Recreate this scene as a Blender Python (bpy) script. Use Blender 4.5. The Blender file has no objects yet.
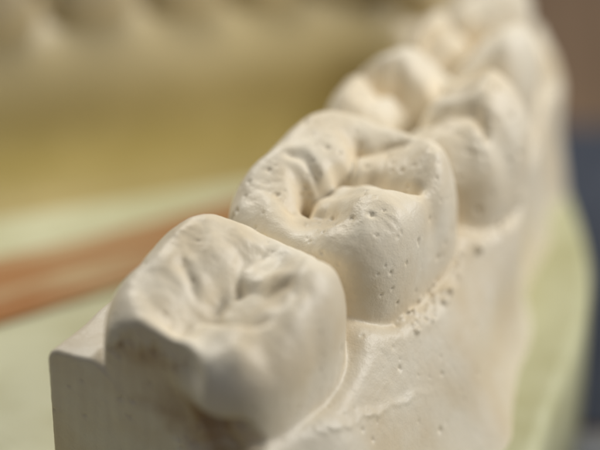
import bpy, bmesh, math, random
import numpy as np
rng = np.random.RandomState(7)
scene = bpy.context.scene
scene.view_settings.view_transform = 'Standard'
scene.view_settings.look = 'None'
scene.view_settings.exposure = 0

# ------------------------------------------------------------ maths helpers
def smax(a, b, k):
    h = np.maximum(k - np.abs(a - b), 0) / k
    return np.maximum(a, b) + h * h * k * 0.25
def smin(a, b, k):
    return -smax(-a, -b, k)
def sstep(e0, e1, x):
    t = np.clip((x - e0) / (e1 - e0), 0, 1)
    return t * t * (3 - 2 * t)
_w = []
for i in range(26):
    d = rng.normal(size=3); d /= np.linalg.norm(d)
    _w.append((d, rng.uniform(0, 6.28), rng.uniform(0.7, 1.5)))
def lump(x, y, z, f):
    o = 0
    for d, p, s in _w[:7]:
        q = (d[0] * x + d[1] * y + d[2] * z) * f * s
        o = o + np.sin(q + p)
    return o / 6.0
def lump2(x, y, z, f, n=9):
    o = 0
    for d, p, s in _w[9:9 + n]:
        q = (d[0] * x + d[1] * y + d[2] * z) * f * s
        o = o + np.sin(q + p)
    return o / n

def surface_nets(fn, lo, hi, h):
    n = [int(math.ceil((hi[i] - lo[i]) / h)) + 1 for i in range(3)]
    ax = [(lo[i] + h * np.arange(n[i])).astype(np.float32) for i in range(3)]
    F = fn(ax)
    neg = F < 0
    cnt = np.zeros([k - 1 for k in neg.shape], np.int8)
    offs = [(i, j, k) for i in (0, 1) for j in (0, 1) for k in (0, 1)]
    N0, N1, N2 = neg.shape
    for o in offs:
        cnt += neg[o[0]:N0 - 1 + o[0], o[1]:N1 - 1 + o[1], o[2]:N2 - 1 + o[2]]
    act = (cnt > 0) & (cnt < 8)
    ci = np.argwhere(act)
    idx = -np.ones(act.shape, np.int32)
    idx[act] = np.arange(len(ci))
    V = {o: F[ci[:, 0] + o[0], ci[:, 1] + o[1], ci[:, 2] + o[2]] for o in offs}
    acc = np.zeros((len(ci), 3)); num = np.zeros(len(ci))
    for a in offs:
        for axn in range(3):
            if a[axn] == 0:
                b = list(a); b[axn] = 1; b = tuple(b)
                va, vb = V[a], V[b]
                m = (va < 0) != (vb < 0)
                t = np.where(m, va / np.where(m, va - vb, 1), 0)
                p = np.tile(np.array(a, float), (len(ci), 1)); p[:, axn] += t
                acc += p * m[:, None]; num += m
    verts = (ci + acc / num[:, None]) * h + np.array(lo)
    quads = []
    for axn in range(3):
        sl0 = [slice(None)] * 3; sl1 = [slice(None)] * 3
        sl0[axn] = slice(0, -1); sl1[axn] = slice(1, None)
        a = neg[tuple(sl0)]; b = neg[tuple(sl1)]
        u, v = (axn + 1) % 3, (axn + 2) % 3
        e = np.argwhere(a != b)
        ok = (e[:, u] > 0) & (e[:, v] > 0) & (e[:, u] < n[u] - 1) & (e[:, v] < n[v] - 1)
        e = e[ok]
        flag = a[e[:, 0], e[:, 1], e[:, 2]]
        def g(du, dv):
            q = e.copy(); q[:, u] += du; q[:, v] += dv
            return idx[q[:, 0], q[:, 1], q[:, 2]]
        q = np.stack([g(-1, -1), g(0, -1), g(0, 0), g(-1, 0)], 1)
        q[~flag] = q[~flag][:, ::-1]
        quads.append(q)
    quads = np.concatenate(quads)
    quads = quads[(quads >= 0).all(1)]
    return verts, quads

def grad(fp, P, e=0.004):
    g = np.zeros_like(P)
    for i in range(3):
        d = np.zeros(3); d[i] = e
        g[:, i] = (fp(P + d) - fp(P - d)) / (2 * e)
    return g

def vert_normals(V, Q):
    a = V[Q[:, 2]] - V[Q[:, 0]]; b = V[Q[:, 3]] - V[Q[:, 1]]
    n = np.cross(a, b)
    out = np.zeros_like(V)
    for k in range(4):
        for c in range(3):
            out[:, c] += np.bincount(Q[:, k], weights=n[:, c], minlength=len(V))
    return out / (np.linalg.norm(out, axis=1)[:, None] + 1e-12)

def mesh_obj(name, V, Q, Nrm, mat, parent=None):
    used = np.unique(Q)
    remap = -np.ones(len(V), np.int64); remap[used] = np.arange(len(used))
    V2 = V[used]; Q2 = remap[Q]
    me = bpy.data.meshes.new(name)
    me.vertices.add(len(V2)); me.vertices.foreach_set('co', V2.astype(np.float32).ravel())
    me.loops.add(Q2.size); me.loops.foreach_set('vertex_index', Q2.astype(np.int32).ravel())
    me.polygons.add(len(Q2))
    me.polygons.foreach_set('loop_start', np.arange(0, Q2.size, 4, dtype=np.int32))
    me.polygons.foreach_set('use_smooth', np.ones(len(Q2), bool))
    me.update(calc_edges=True)
    me.validate()
    if Nrm is not None:
        me.normals_split_custom_set_from_vertices(Nrm[used].astype(np.float32))
    me.materials.append(mat)
    ob = bpy.data.objects.new(name, me)
    scene.collection.objects.link(ob)
    if parent: ob.parent = parent
    return ob

# ------------------------------------------------------------ materials
def plaster(name, c1, c2, bump=0.5, stains=(), scale=1.0, rough=0.42, ztop_lit=None):
    m = bpy.data.materials.new(name); m.use_nodes = True
    nt = m.node_tree; N = nt.nodes; L = nt.links
    bs = N['Principled BSDF']
    tc = N.new('ShaderNodeTexCoord')
    n1 = N.new('ShaderNodeTexNoise'); n1.inputs['Scale'].default_value = 2.6 * scale; n1.inputs['Detail'].default_value = 5
    L.new(tc.outputs['Object'], n1.inputs['Vector'])
    mr = N.new('ShaderNodeValToRGB')
    mr.color_ramp.elements[0].position = 0.35; mr.color_ramp.elements[0].color = (*c1, 1)
    mr.color_ramp.elements[1].position = 0.62; mr.color_ramp.elements[1].color = (*c2, 1)
    L.new(n1.outputs['Fac'], mr.inputs['Fac'])
    col = mr.outputs['Color']
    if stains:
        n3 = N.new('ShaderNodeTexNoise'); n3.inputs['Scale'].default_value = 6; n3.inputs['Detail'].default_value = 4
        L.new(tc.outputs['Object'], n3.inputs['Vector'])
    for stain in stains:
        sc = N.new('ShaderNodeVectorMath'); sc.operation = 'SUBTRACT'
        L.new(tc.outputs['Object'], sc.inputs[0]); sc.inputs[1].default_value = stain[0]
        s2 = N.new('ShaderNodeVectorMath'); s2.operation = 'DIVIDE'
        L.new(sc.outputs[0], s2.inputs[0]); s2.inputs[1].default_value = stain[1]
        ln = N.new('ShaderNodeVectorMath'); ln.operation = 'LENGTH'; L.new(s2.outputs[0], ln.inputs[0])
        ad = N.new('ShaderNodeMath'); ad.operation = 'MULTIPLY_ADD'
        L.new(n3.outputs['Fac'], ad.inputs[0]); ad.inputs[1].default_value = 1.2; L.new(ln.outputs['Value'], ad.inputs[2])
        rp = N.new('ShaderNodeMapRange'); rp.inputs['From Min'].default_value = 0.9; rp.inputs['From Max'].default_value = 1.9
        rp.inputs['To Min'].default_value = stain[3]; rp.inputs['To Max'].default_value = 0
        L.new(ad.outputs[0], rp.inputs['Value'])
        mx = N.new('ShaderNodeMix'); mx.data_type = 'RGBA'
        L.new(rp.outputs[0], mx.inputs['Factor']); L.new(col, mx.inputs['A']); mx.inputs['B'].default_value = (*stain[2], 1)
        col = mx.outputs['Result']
    if ztop_lit:
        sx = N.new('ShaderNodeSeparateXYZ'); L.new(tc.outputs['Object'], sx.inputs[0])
        rp = N.new('ShaderNodeMapRange'); rp.inputs['From Min'].default_value = ztop_lit[0]; rp.inputs['From Max'].default_value = ztop_lit[1]
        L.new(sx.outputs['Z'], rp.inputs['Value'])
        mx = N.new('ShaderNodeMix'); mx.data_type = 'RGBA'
        L.new(rp.outputs[0], mx.inputs['Factor']); L.new(col, mx.inputs['A']); mx.inputs['B'].default_value = (*ztop_lit[2], 1)
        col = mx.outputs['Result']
    L.new(col, bs.inputs['Base Color'])
    bs.inputs['Roughness'].default_value = rough
    bs.inputs['Specular IOR Level'].default_value = 0.5
    nb = N.new('ShaderNodeTexNoise'); nb.inputs['Scale'].default_value = 22 * scale; nb.inputs['Detail'].default_value = 5; nb.inputs['Roughness'].default_value = 0.6
    L.new(tc.outputs['Object'], nb.inputs['Vector'])
    b1 = N.new('ShaderNodeBump'); b1.inputs['Strength'].default_value = 0.5 * bump; b1.inputs['Distance'].default_value = 0.012
    L.new(nb.outputs['Fac'], b1.inputs['Height'])
    nf = N.new('ShaderNodeTexNoise'); nf.inputs['Scale'].default_value = 95 * scale; nf.inputs['Detail'].default_value = 2
    L.new(tc.outputs['Object'], nf.inputs['Vector'])
    b3 = N.new('ShaderNodeBump'); b3.inputs['Strength'].default_value = 0.5 * bump; b3.inputs['Distance'].default_value = 0.003
    L.new(nf.outputs['Fac'], b3.inputs['Height']); L.new(b1.outputs[0], b3.inputs['Normal'])
    L.new(b3.outputs[0], bs.inputs['Normal'])
    return m

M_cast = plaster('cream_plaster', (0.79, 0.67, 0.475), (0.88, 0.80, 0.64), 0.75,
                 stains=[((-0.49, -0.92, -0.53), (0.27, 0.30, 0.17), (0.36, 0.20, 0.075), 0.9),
                         ((-0.72, -0.66, -0.27), (0.16, 0.16, 0.06), (0.55, 0.38, 0.20), 0.6)])
M_far = plaster('yellow_plaster_painted_light', (0.47, 0.36, 0.10), (0.53, 0.41, 0.13), 0.4, ztop_lit=(-1.15, -0.40, (0.54, 0.455, 0.30)))  # yellow glow low down and paler lit top are painted into the colour
M_base = plaster('pale_green_plaster', (0.57, 0.55, 0.30), (0.67, 0.66, 0.41), 0.5)

# ------------------------------------------------------------ teeth definitions
D0, D1 = 0.53, 0.848
def xc(y):
    return -0.047 + 0.635 * y - 0.033 * y * y - 0.14 * np.maximum(y - 1.2, 0) ** 2 - 0.08 * np.maximum(y - 2.0, 0) ** 2

# ridge: (m0,b0,H0, m1,b1,H1, slope, rho)   groove: (m0,b0,m1,b1,depth,width)
teeth = [
 dict(c=(-0.346, -0.46), a=0.53, b=0.50, n=2.9, h0=-0.23, ang=0, mg=0.02, gd=.010, wr=.6, k=.085, ridges=[
   (0.24, -0.30, 0.12, 0.04, -0.33, 0.08, 0.78, .20),
   (-0.06, -0.34, 0.05, -0.28, -0.30, 0.00, 0.80, .17),
   (0.22, -0.28, 0.09, 0.16, -0.14, -0.04, 0.8, .16),
   (-0.34, -0.26, -0.03, -0.43, -0.10, -0.06, 0.85, .12),
   (-0.43, -0.08, -0.08, -0.40, 0.18, -0.07, 0.9, .09),
   (-0.26, 0.24, -0.03, -0.22, 0.12, -0.09, 0.8, .17),
   (0.02, 0.30, 0.01, 0.00, 0.16, -0.08, 0.8, .17),
   (0.24, 0.29, 0.08, 0.16, 0.12, -0.05, 0.8, .19),
   (-0.28, 0.27, -0.03, 0.22, 0.36, 0.04, 0.8, .13),
   (0.24, 0.34, 0.06, 0.44, 0.12, -0.02, 0.9, .09),
   (0.44, 0.12, -0.02, 0.44, -0.18, 0.01, 0.9, .08),
   (0.44, -0.18, 0.01, 0.26, -0.34, 0.10, 0.9, .10)],
   grooves=[(-0.28, -0.05, -0.12, -0.06, .03, .06), (0.0, -0.04, 0.10, -0.01, .03, .05), (0.12, 0.0, 0.30, -0.03, .03, .04),
            (0.08, 0.02, 0.13, 0.28, .035, .035), (-0.06, -0.06, -0.01, -0.26, .035, .04), (-0.12, -0.01, -0.12, 0.26, .03, .035)],
   pits=[(-0.02, -0.07, .06, .13), (-0.24, -0.06, .04, .09)]),
 dict(c=(0.22, 0.43), a=0.53, b=0.49, n=3.6, h0=-0.23, ang=0, mg=0.08, gd=.026, wr=.6, k=.065, ridges=[
   (0.24, -0.30, 0.12, -0.02, -0.32, 0.09, 0.78, .19),
   (-0.06, -0.33, 0.06, -0.32, -0.28, -0.01, 0.80, .16),
   (0.20, -0.29, 0.08, 0.15, -0.13, -0.04, 0.78, .17),
   (-0.34, -0.28, -0.03, -0.44, -0.06, -0.07, 0.9, .09),
   (-0.44, -0.06, -0.07, -0.38, 0.20, -0.05, 0.85, .10),
   (-0.15, 0.26, 0.09, -0.08, 0.11, -0.02, 0.72, .21),
   (-0.15, 0.28, 0.08, -0.38, 0.20, -0.05, 0.75, .15),
   (0.34, 0.36, 0.12, 0.22, 0.10, 0.00, 0.85, .16),
   (0.34, 0.40, 0.13, 0.46, 0.20, 0.08, 0.9, .05),
   (-0.10, 0.34, 0.00, 0.33, 0.40, 0.04, 0.8, .08),
   (0.45, 0.14, 0.06, 0.44, -0.18, 0.05, 0.9, .10),
   (0.45, -0.18, 0.05, 0.28, -0.34, 0.10, 0.9, .09)],
   grooves=[(-0.30, -0.12, -0.16, -0.10, .025, .035), (-0.16, -0.10, 0.05, -0.06, .045, .034), (0.05, -0.06, 0.28, -0.05, .045, .03),
            (0.06, -0.05, 0.11, 0.34, .055, .038), (-0.04, -0.10, -0.05, -0.28, .035, .032),
            (0.28, -0.02, 0.36, 0.12, .025, .024), (-0.20, -0.09, -0.28, 0.10, .025, .03)],
   pits=[(-0.15, -0.10, .10, .055), (-0.12, -0.09, .05, .12), (0.29, -0.06, .03, .06)]),
 dict(c=(0.66, 1.20), a=0.46, b=0.53, n=2.4, h0=-0.42, ang=0, mg=-0.08, gd=.03, wr=1.2, k=.11, ridges=[
   (-0.12, -0.38, 0.04, -0.12, -0.26, -0.04, 1.0, .22),
   (0.24, -0.29, 0.09, 0.20, -0.18, -0.02, 1.0, .19),
   (0.12, 0.24, 0.13, 0.08, 0.10, -0.04, 1.0, .22),
   (0.12, 0.28, 0.10, -0.24, 0.24, -0.02, 1.0, .16),
   (-0.20, 0.22, -0.03, -0.18, 0.10, -0.12, 1.0, .16),
   (0.12, 0.28, 0.06, 0.34, 0.15, -0.08, 1.0, .12),
   (-0.32, 0.10, -0.13, -0.36, -0.16, -0.16, 1.0, .10),
   (0.34, 0.15, -0.10, 0.36, -0.16, -0.12, 1.0, .10)],
   grooves=[(-0.28, -0.06, 0.28, -0.06, .10, .05), (0.06, -0.06, 0.07, -0.42, .11, .05), (-0.10, -0.04, -0.08, 0.40, .06, .04)],
   pits=[(0.0, -0.06, .12, .08), (0.05, 0.2, .03, .04), (-0.16, -0.34, .03, .04)]),
 dict(c=(0.93, 1.90), a=0.32, b=0.38, n=2.1, h0=-0.55, ang=0.12, mg=-0.35, gd=.02, wr=1.0, k=.13, ridges=[
   (0.0, -0.22, 0.0, 0.0, -0.18, -0.08, 1.15, .20),
   (0.0, 0.19, 0.06, 0.0, 0.14, -0.04, 1.15, .21)],
   grooves=[(-0.3, -0.03, 0.3, -0.03, .12, .05)], pits=[]),
 dict(c=(1.02, 2.54), a=0.30, b=0.30, n=2.1, h0=-0.6, ang=0.35, mg=-0.35, gd=.02, wr=.8, k=.14, ridges=[
   (0.0, 0.08, -0.06, -0.16, 0.0, -0.30, 1.0, .14),
   (0.0, 0.08, -0.06, 0.16, 0.0, -0.30, 1.0, .14)], grooves=[], pits=[]),
]
for T in teeth:
    a = T['ang']; T['d'] = (D0 * math.cos(a) - D1 * math.sin(a), D0 * math.sin(a) + D1 * math.cos(a))

def height(m, b, T):
    """occlusal relief as a height map in the tooth's own frame"""
    K = 36.0
    mm = m + 0.022 * np.sin(b * 17 + 1 + T['c'][0] * 9) + 0.010 * np.sin(b * 37 + m * 11)
    bb = b + 0.022 * np.sin(m * 15 + 2 + T['c'][0] * 9) + 0.010 * np.sin(m * 33 + b * 9 + 1)
    acc = np.exp(K * (T['h0'] + 0 * mm))
    for (m0, b0, H0, m1, b1, H1, sl, rho) in T['ridges']:
        vx, vy = m1 - m0, b1 - b0
        t = np.clip(((mm - m0) * vx + (bb - b0) * vy) / (vx * vx + vy * vy), 0, 1)
        dd = np.sqrt((mm - m0 - t * vx) ** 2 + (bb - b0 - t * vy) ** 2 + rho * rho) - rho
        acc = acc + np.exp(K * (H0 + (H1 - H0) * t - sl * dd))
    h = np.log(acc) / K - 0.030
    for (m0, b0, m1, b1, dep, wd) in T['grooves']:
        vx, vy = m1 - m0, b1 - b0
        t = np.clip(((mm - m0) * vx + (bb - b0) * vy) / (vx * vx + vy * vy), 0, 1)
        d2 = (mm - m0 - t * vx) ** 2 + (bb - b0 - t * vy) ** 2
        h = h - dep * np.exp(-d2 / (wd * wd))
    for (pm, pb, dep, r) in T['pits']:
        h = h - dep * np.exp(-((mm - pm) ** 2 + (bb - pb) ** 2) / (r * r))
    k = T['c'][0] * 5; W = T['wr']
    h = h + 0.024 * W * lump2(m, b, 0 * m + k, 20) - 0.022 * W * np.abs(lump2(m, b, 0 * m + 2 * k, 13)) + 0.005
    h = h - 0.010 * W * np.abs(lump2(m, b, 0 * m + 3 * k, 38, 7)) - 0.008 * W * np.abs(lump2(b, m, 0 * m + k, 75, 8))
    return h
HG = np.linspace(-1.2, 1.2, 961)
for T in teeth:
    mm_, bb_ = np.meshgrid(HG, HG, indexing='ij'); T['H'] = height(mm_, bb_, T)
def hsample(m, b, T):
    u = np.clip((m + 1.2) / 2.4 * 960, 0, 958.999); v = np.clip((b + 1.2) / 2.4 * 960, 0, 958.999)
    i = u.astype(np.int32); j = v.astype(np.int32); fu = u - i; fv = v - j; H = T['H']
    return (H[i, j] * (1 - fu) + H[i + 1, j] * fu) * (1 - fv) + (H[i, j + 1] * (1 - fu) + H[i + 1, j + 1] * fu) * fv

def f_tooth(x, y, z, T):
    d0, d1 = T['d']; dx = x - T['c'][0]; dy = y - T['c'][1]
    m = dx * d0 + dy * d1
    b = dx * d1 - dy * d0
    h = hsample(m, b, T)
    w = 1 - 1.1 * np.clip(z + 0.30, 0, 0.6) ** 2 - 0.45 * np.clip(-0.34 - z, 0, 0.6) ** 2
    n = T['n']
    r = ((np.abs(m) / T['a']) ** n + (np.abs(b) / T['b']) ** n + 1e-6) ** (1 / n)
    body = (r / w - 1) * 0.46 * w
    body = body + T['gd'] * np.exp(-((m - T['mg']) / 0.07) ** 2) * sstep(0.15, 0.35, b) * sstep(-0.5, -0.1, z)
    body = body + 0.016 * np.exp(-((m + 0.07) / 0.06) ** 2) * sstep(-0.15, -0.35, b) * sstep(-0.5, -0.1, z)
    body = body + 0.014 * lump(x, y, z, 7) + 0.005 * lump2(x, y, z, 19)
    return smax(body, (z - h) * 0.80, T['k'])

SC = [c[0] * D0 + c[1] * D1 for c in [t['c'] for t in teeth]]
MID = [(SC[i] + SC[i + 1]) / 2 for i in range(len(SC) - 1)]

def f_plane(x, y, z):
    u = x * 0.94 - y * 0.35
    return -((x + 1.17) * 0.35 + (y + 0.50) * 0.94) - 0.17 * sstep(-0.58, -0.38, x + 0.05 * np.sin(z * 14)) + 0.0009 * np.sin(u * 95 + 2 * np.sin(z * 3)) + 0.001 * np.sin(u * 41)

def f_planetooth(x, y, z):
    zz = z + 0.03 * np.sin(x * 19) + 0.02 * np.sin(x * 43 + 1)
    chip = 0.022 * (np.sin(x * 61 + z * 33) * np.sin(z * 47 + x * 20 + 1) + 0.4 * np.sin(x * 120)) * np.exp(-((zz + 0.22) / 0.06) ** 2)
    return f_plane(x, y, z) - 0.004 - 0.03 * sstep(-0.24, -0.17, zz) + chip - 0.09 * sstep(-0.58, -0.3, x)
def f_hollow(x, y, z):
    return np.sqrt(((x + 0.48) * 0.8) ** 2 + ((y + 1.02) * 0.9) ** 2 + ((z + 0.56) * 0.95) ** 2) - 0.20 + 0.02 * np.sin(x * 30 + z * 17) + 0.012 * np.sin(z * 41 + y * 30)

def f_gum(x, y, z):
    b = (x - xc(y)) * 0.85
    s = x * D0 + y * D1
    far = sstep(0.5, 1.2, y)
    zg = -0.56 + 0.19 * sstep(-0.25, -0.5, b) * (1 - sstep(0.0, 0.8, y)) + 0.06 * sstep(-0.45, -0.85, s) * sstep(-0.1, 0.2, b) - 0.06 * far
    pb = np.exp(-(b / 0.60) ** 4)
    for q in MID:
        zg = zg + (0.14 - 0.07 * far) * pb * np.exp(-((s - q) / 0.17) ** 2)
    zg = zg + 0.018 * lump2(x, y, 0 * z, 30, 7) + 0.02 * lump(x, y, 0 * z, 11)
    lat = -0.0
    for q in SC:
        lat = lat + 0.050 * np.exp(-((s - q) / 0.22) ** 2)
    slope = 0.54 - 0.46 * sstep(-0.3, 1.3, y)
    bo = 0.475 + lat - 0.18 * sstep(0.7, 1.8, y) + slope * np.clip(-0.45 - z, -0.1, 1.0)
    lz = -0.53 - 0.47 * x + 0.006 * np.sin(s * 31) + 0.003 * np.sin(s * 83 + 1)
    rag = 0.75 + 0.25 * np.sin(s * 23 + 2)
    bo = bo + (0.012 * rag * np.exp(-((z - lz) / 0.012) ** 2) + 0.008 * sstep(lz + 0.01, lz - 0.01, z)) * sstep(0.72, 0.5, x)
    fb = (b - bo) * 0.86
    fl = (-b - (0.70 - 0.30 * sstep(0.3, 1.6, y))) * 0.95
    ft = (z - zg) * 0.85
    f = smax(smax(ft, fb, 0.05), fl, 0.06)
    f = f + 0.032 * lump(x, y, z, 6) * sstep(-0.6, -0.1, b) + 0.015 * lump2(x, y, z, 15) * sstep(-0.5, 0.1, b)
    f = smax(f, y - 3.0, 0.1)
    return smax(f, -f_hollow(x, y, z), 0.05)

def combine(x, y, z, with_label=False):
    g = smax(f_gum(x, y, z), f_plane(x, y, z), 0.02)
    fs = []
    for i, T in enumerate(teeth):
        t = f_tooth(x, y, z, T)
        if i == 0: t = smax(smax(t, f_planetooth(x, y, z), 0.03), -f_hollow(x, y, z), 0.08)
        fs.append(t)
    tt = fs[0]
    for t in fs[1:]: tt = smin(tt, t, 0.02)
    if with_label:
        return np.argmin(np.stack(fs + [g], 1), 1)
    return smin(g, tt, 0.022)

def fp_main(P):
    out = np.empty(len(P))
    for i in range(0, len(P), 200000):
        q = P[i:i + 200000]
        out[i:i + 200000] = combine(q[:, 0], q[:, 1], q[:, 2])
    return out

def grid_main(ax):
    Z = ax[2][None, None, :]
    out = np.full((len(ax[0]), len(ax[1]), len(ax[2])), 1.0, np.float32)
    for j0 in range(0, len(ax[1]), 12):
        ys = ax[1][j0:j0 + 12]
        ym = float(ys.mean()); xm = float(xc(ym))
        i0 = max(0, np.searchsorted(ax[0], xm - 1.15)); i1 = min(len(ax[0]), np.searchsorted(ax[0], xm + 1.3))
        x, y, z = np.broadcast_arrays(ax[0][i0:i1][:, None, None], ys[None, :, None], Z)
        g = smax(f_gum(x, y, z), f_plane(x, y, z), 0.02)
        tt = None
        for i, T in enumerate(teeth):
            if abs(ym - T['c'][1]) > 0.85: continue
            t = f_tooth(x, y, z, T)
            if i == 0: t = smax(smax(t, f_planetooth(x, y, z), 0.03), -f_hollow(x, y, z), 0.08)
            tt = t if tt is None else smin(tt, t, 0.02)
        if tt is not None: g = smin(g, tt, 0.022)
        out[i0:i1, j0:j0 + 12, :] = g
    return out

V, Q = surface_nets(grid_main, (-1.45, -1.5, -1.34), (2.0, 3.1, 0.28), 0.0105)
G = grad(fp_main, V); F0 = fp_main(V)
g2 = (G ** 2).sum(1)
step = np.clip(F0 / np.maximum(g2, 0.2), -0.006, 0.006)
V = V - G * step[:, None]
lab = combine(V[:, 0], V[:, 1], V[:, 2], True)
# air bubbles, beads and chalky roughness modelled into the surface
N0 = vert_normals(V, Q)
rough = lump2(V[:, 0], V[:, 1], V[:, 2], 75, 13) * 0.0028 + lump2(V[:, 1], V[:, 2], V[:, 0], 150, 13) * 0.0018
patch = sstep(-0.2, 0.5, lump(V[:, 1], V[:, 0], V[:, 2], 5))
disp = rough * (0.3 + 0.7 * patch)
gumd = np.abs(V[:, 2] + 0.54)
bz = V[:, 0] - xc(V[:, 1])
cand_all = np.where((V[:, 2] > -1.1) & (V[:, 1] < 1.2))[0]
cand_top = np.where((V[:, 2] > -0.5) & (V[:, 1] < 0.95) & (V[:, 1] > -0.1))[0]
cand_gl = np.where((gumd < 0.05) & (V[:, 1] < 1.1) & (V[:, 1] > -0.1) & (bz > 0.1))[0]
order = np.argsort(V[:, 0]); xs = V[order, 0]
def blob(ci, r, amp):
    c = V[ci]
    a, b_ = np.searchsorted(xs, c[0] - 2 * r), np.searchsorted(xs, c[0] + 2 * r)
    ii = order[a:b_]
    d2 = ((V[ii] - c) ** 2).sum(1)
    disp[ii] += amp * np.exp(-(d2 / (r * r)) ** 1.5)
for i in range(280):
    r = 0.0080 + 0.009 * rng.rand() ** 5
    blob(cand_all[rng.randint(len(cand_all))], r, -r * 0.9)
for i in range(150):
    r = 0.0080 + 0.006 * rng.rand() ** 3
    blob(cand_top[rng.randint(len(cand_top))], r, -r * 1.0)
for i in range(100):
    r = 0.009 + 0.009 * rng.rand() ** 2
    blob(cand_gl[rng.randint(len(cand_gl))], r, r * (0.95 if rng.rand() < 0.8 else -0.8))
V = V + N0 * disp[:, None]
Nn = vert_normals(V, Q)

cast = bpy.data.objects.new('dental_cast', None)
scene.collection.objects.link(cast)
cast['label'] = 'cream plaster dental cast with molar row on pale green base'
cast['category'] = 'dental cast'

face_lab = np.sort(lab[Q], 1)[:, 1]
ng = len(teeth)
for i in range(ng + 1):
    sel = Q[face_lab == i]
    if len(sel) == 0: continue
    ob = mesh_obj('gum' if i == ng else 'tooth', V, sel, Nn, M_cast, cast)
    if i == 0: ob['label'] = 'broad molar trimmed flat behind, stained brown low down'
    if i == 1: ob['label'] = 'square molar with deep central pit and fine pores'

# ------------------------------------------------------------ the far arm of the arch
path = np.array([(1.0, 2.75), (0.92, 3.15), (0.62, 3.5), (0.1, 3.55), (-0.8, 3.27), (-1.7, 3.02), (-2.7, 2.72), (-3.7, 2.2), (-4.3, 1.6)])
def dpath(x, y):
    best = 1e9 + 0 * x
    for i in range(len(path) - 1):
        (x0, y0), (x1, y1) = path[i], path[i + 1]
        vx, vy = x1 - x0, y1 - y0
        t = np.clip(((x - x0) * vx + (y - y0) * vy) / (vx * vx + vy * vy), 0, 1)
        best = np.minimum(best, np.hypot(x - x0 - t * vx, y - y0 - t * vy))
    return best
seg = np.cumsum([0] + [np.hypot(*(path[i + 1] - path[i])) for i in range(len(path) - 1)])
far_t = []
s = 0.35
for r in [0.30, 0.28, 0.26, 0.26, 0.28, 0.32, 0.36, 0.38, 0.50, 0.50]:
    s += r
    k = min(np.searchsorted(seg, s) - 1, len(path) - 2)
    u = (s - seg[k]) / (seg[k + 1] - seg[k])
    p = path[k] * (1 - u) + path[k + 1] * u; dr = (path[k + 1] - path[k]); dr = dr / np.hypot(*dr)
    far_t.append((p, dr, r))
    s += r
def f_fargum(x, y, z):
    d = dpath(x, y)
    zt = -0.60 + 0.05 * lump(x, y, 0 * z, 5)
    nar = 1 - 0.92 * sstep(0.1, 0.9, x)
    foot = 0.30 * np.clip((-0.95 - z) / 0.35, 0, 1.2) ** 3
    f = smax((d - (0.34 - 0.08 * sstep(0.3, 1.0, x) + nar * (0.46 * np.clip(-0.4 - z, 0, 1) + foot))) * 0.8, (z - zt) * 0.9, 0.3)
    return f + 0.03 * lump(x, y, z, 4) * sstep(-1.3, -0.9, z)
def f_fart(x, y, z, q):
    p, dr, r = q
    m = (x - p[0]) * dr[0] + (y - p[1]) * dr[1]; b = (x - p[0]) * dr[1] - (y - p[1]) * dr[0]
    molar = r > 0.34
    bw = 0.46 if r > 0.45 else (0.36 if molar else 0.26)
    taper = 1.0 if molar else 1 - 0.75 * np.clip(z + 0.5, 0, 0.8)
    rr = ((np.abs(m) / r) ** 2.5 + (np.abs(b) / (bw * taper)) ** 2.5 + 1e-6) ** 0.4
    if molar:
        h = 0.12 - 1.1 * np.abs(np.sqrt((np.abs(b) - bw * 0.55) ** 2 + (np.abs(m) - r * 0.45) ** 2 + .003))
        h = np.maximum(h, -0.12)
    else:
        h = -0.12 - 0.5 * (m / r) ** 2
    return smax((rr - 1) * r, (z - h) * 0.8, 0.12)
def gridfn(fn):
    def g(ax):
        x, y, z = np.meshgrid(ax[0], ax[1], ax[2], indexing='ij')
        return fn(x, y, z)
    return g
def add_sdf(name, fn, lo, hi, h, mat, parent):
    v, q = surface_nets(gridfn(fn), lo, hi, h)
    return mesh_obj(name, v, q, vert_normals(v, q), mat, parent)
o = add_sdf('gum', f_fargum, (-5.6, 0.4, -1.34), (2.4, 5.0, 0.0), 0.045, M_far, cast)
o['label'] = 'yellow plaster gum of the opposite arm, low glow and lit top painted in'
for q in far_t:
    p = q[0]
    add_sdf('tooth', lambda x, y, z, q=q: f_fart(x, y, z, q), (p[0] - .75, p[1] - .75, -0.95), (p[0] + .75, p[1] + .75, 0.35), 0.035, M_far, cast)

# ------------------------------------------------------------ base slab
def smooth_loop(pts, n=8):
    P = [np.array(p, float) for p in pts]; out = []
    k = len(P)
    for i in range(k):
        p0, p1, p2, p3 = P[i - 1], P[i], P[(i + 1) % k], P[(i + 2) % k]
        for j in range(n):
            t = j / n
            out.append(0.5 * ((2 * p1) + (-p0 + p2) * t + (2 * p0 - 5 * p1 + 4 * p2 - p3) * t * t + (-p0 + 3 * p1 - 3 * p2 + p3) * t ** 3))
    return out
def slab(name, pts, z0, z1, bev, mat, parent=None):
    bm = bmesh.new()
    vs = [bm.verts.new((p[0], p[1], z0)) for p in pts]
    f = bm.faces.new(vs)
    r = bmesh.ops.extrude_face_region(bm, geom=[f])
    up = [e for e in r['geom'] if isinstance(e, bmesh.types.BMVert)]
    bmesh.ops.translate(bm, verts=up, vec=(0, 0, z1 - z0))
    bmesh.ops.recalc_face_normals(bm, faces=bm.faces)
    ed = [e for e in bm.edges if all(abs(v.co.z - z1) < 1e-6 for v in e.verts)]
    if bev: bmesh.ops.bevel(bm, geom=ed, offset=bev, segments=4, profile=0.5, affect='EDGES')
    me = bpy.data.meshes.new(name); bm.to_mesh(me); bm.free()
    for p in me.polygons: p.use_smooth = len(p.vertices) < 6
    me.materials.append(mat)
    ob = bpy.data.objects.new(name, me); scene.collection.objects.link(ob)
    if parent: ob.parent = parent
    return ob
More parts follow.
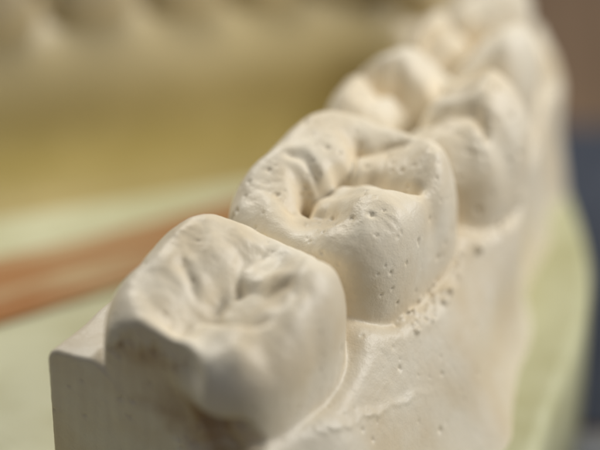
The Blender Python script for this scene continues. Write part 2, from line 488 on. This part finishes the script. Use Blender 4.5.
base_pts = smooth_loop([(1.00, -1.6), (1.08, -0.8), (1.24, 0.0), (1.52, 0.9), (1.62, 1.6), (1.54, 2.4), (1.40, 3.2), (1.1, 3.9), (0.4, 4.2), (-0.6, 4.3),
                        (-2.6, 4.1), (-4.4, 3.3), (-5.2, 1.8), (-4.9, 0.2), (-3.6, -0.9), (-1.6, -1.5), (0.2, -1.9)], 8)
ob = slab('base', base_pts, -2.3, -1.3, 0.09, M_base, cast)
ob['label'] = 'pale green plaster base slab with rounded rim'

# ------------------------------------------------------------ simple procedural material
def simple(name, c1, c2, sc, rough=0.6, stretch=(1, 1, 1), bump=0.2, dist=0.02):
    m = bpy.data.materials.new(name); m.use_nodes = True
    nt = m.node_tree; N = nt.nodes; L = nt.links; bs = N['Principled BSDF']
    tc = N.new('ShaderNodeTexCoord'); mp = N.new('ShaderNodeMapping'); mp.inputs['Scale'].default_value = stretch
    L.new(tc.outputs['Object'], mp.inputs['Vector'])
    n = N.new('ShaderNodeTexNoise'); n.inputs['Scale'].default_value = sc; n.inputs['Detail'].default_value = 5
    L.new(mp.outputs[0], n.inputs['Vector'])
    r = N.new('ShaderNodeValToRGB')
    r.color_ramp.elements[0].position = .44; r.color_ramp.elements[0].color = (*c1, 1)
    r.color_ramp.elements[1].position = .66; r.color_ramp.elements[1].color = (*c2, 1)
    L.new(n.outputs['Fac'], r.inputs['Fac']); L.new(r.outputs[0], bs.inputs['Base Color'])
    b = N.new('ShaderNodeBump'); b.inputs['Strength'].default_value = bump; b.inputs['Distance'].default_value = dist
    L.new(n.outputs['Fac'], b.inputs['Height']); L.new(b.outputs[0], bs.inputs['Normal'])
    bs.inputs['Roughness'].default_value = rough
    return m

M_wax = simple('orange_wax', (0.40, 0.155, 0.022), (0.60, 0.46, 0.24), 1.7, 0.6, (0.5, 4.5, 1), 0.3)
strip = slab('wax_strip', smooth_loop([(-1.9, -0.36), (-1.0, -0.30), (0.0, -0.27), (1.5, -0.20), (1.6, 0.0), (1.5, 0.20), (0.3, 0.24), (-0.8, 0.33), (-1.9, 0.36), (-2.0, 0.0)], 6), 0, 0.02, 0.008, M_wax)
strip.location = (-1.35, 1.36, -1.297); strip.rotation_euler = (0, 0, math.radians(26))
strip['label'] = 'flat orange-brown wax strip lying across pale green base'; strip['category'] = 'wax strip'

# ------------------------------------------------------------ table, cloth, paper
bpy.ops.mesh.primitive_grid_add(x_subdivisions=20, y_subdivisions=20, size=60, location=(0, 12, -2.33))
tb = bpy.context.object; tb.name = 'tabletop'; tb['kind'] = 'structure'
tb.data.materials.append(simple('brown_wood', (0.15, 0.095, 0.055), (0.23, 0.15, 0.09), 0.5, 0.5, (6, 0.6, 1), 0.1))
tb['label'] = 'brown wooden tabletop'
M_cloth = simple('slate_cloth', (0.040, 0.048, 0.068), (0.06, 0.07, 0.095), 6, 0.85, (1, 1, 1), 0.4)
cl = slab('cloth', [(-1, 1.3), (6, 1.3), (6, 4.3), (-1, 4.6)], -2.326, -2.305, 0.008, M_cloth)
cl['label'] = 'dark slate blue cloth lying on brown table'; cl['category'] = 'cloth'
M_pap = simple('grey_paper', (0.36, 0.37, 0.39), (0.42, 0.43, 0.45), 3, 0.7, (1, 1, 1), 0.05)
pp = slab('paper_sheet', [(-0.5, -3), (6, -3.2), (6, 1.25), (-0.5, 1.25)], -2.326, -2.318, 0.0, M_pap)
pp['label'] = 'light grey paper sheet on the tabletop'; pp['category'] = 'paper'

# ------------------------------------------------------------ lights
from mathutils import Vector
w = bpy.data.worlds.new('World'); scene.world = w; w.use_nodes = True
w.node_tree.nodes['Background'].inputs[0].default_value = (0.93, 0.96, 1.0, 1)
w.node_tree.nodes['Background'].inputs[1].default_value = 0.17
def area(name, loc, tgt, size, power, col):
    l = bpy.data.lights.new(name, 'AREA'); l.shape = 'RECTANGLE'; l.size = size[0]; l.size_y = size[1]
    l.energy = power; l.color = col
    o = bpy.data.objects.new(name, l); scene.collection.objects.link(o); o.location = loc
    o.rotation_euler = (Vector(tgt) - Vector(loc)).to_track_quat('-Z', 'Y').to_euler()
area('window_light', (-3.0, 6.5, 7), (0, 0.5, -0.4), (4.5, 3.5), 560, (1.0, 0.97, 0.91))
area('side_light', (8.0, 1.5, 5.0), (0, 0.5, -0.4), (4.5, 4.0), 640, (1.0, 0.98, 0.95))

# ------------------------------------------------------------ camera
cam = bpy.data.cameras.new('camera'); co = bpy.data.objects.new('camera', cam); scene.collection.objects.link(co)
th = math.radians(35)
fw = (0, math.cos(th), -math.sin(th))
co.location = (0, -12 * fw[1], -12 * fw[2])
co.rotation_euler = (math.radians(90) - th, 0, 0)
cam.sensor_width = 36; cam.lens = 151
cam.clip_start = 0.1; cam.clip_end = 200
cam.dof.use_dof = True; cam.dof.focus_distance = 12.08; cam.dof.aperture_fstop = 0.18
scene.camera = co
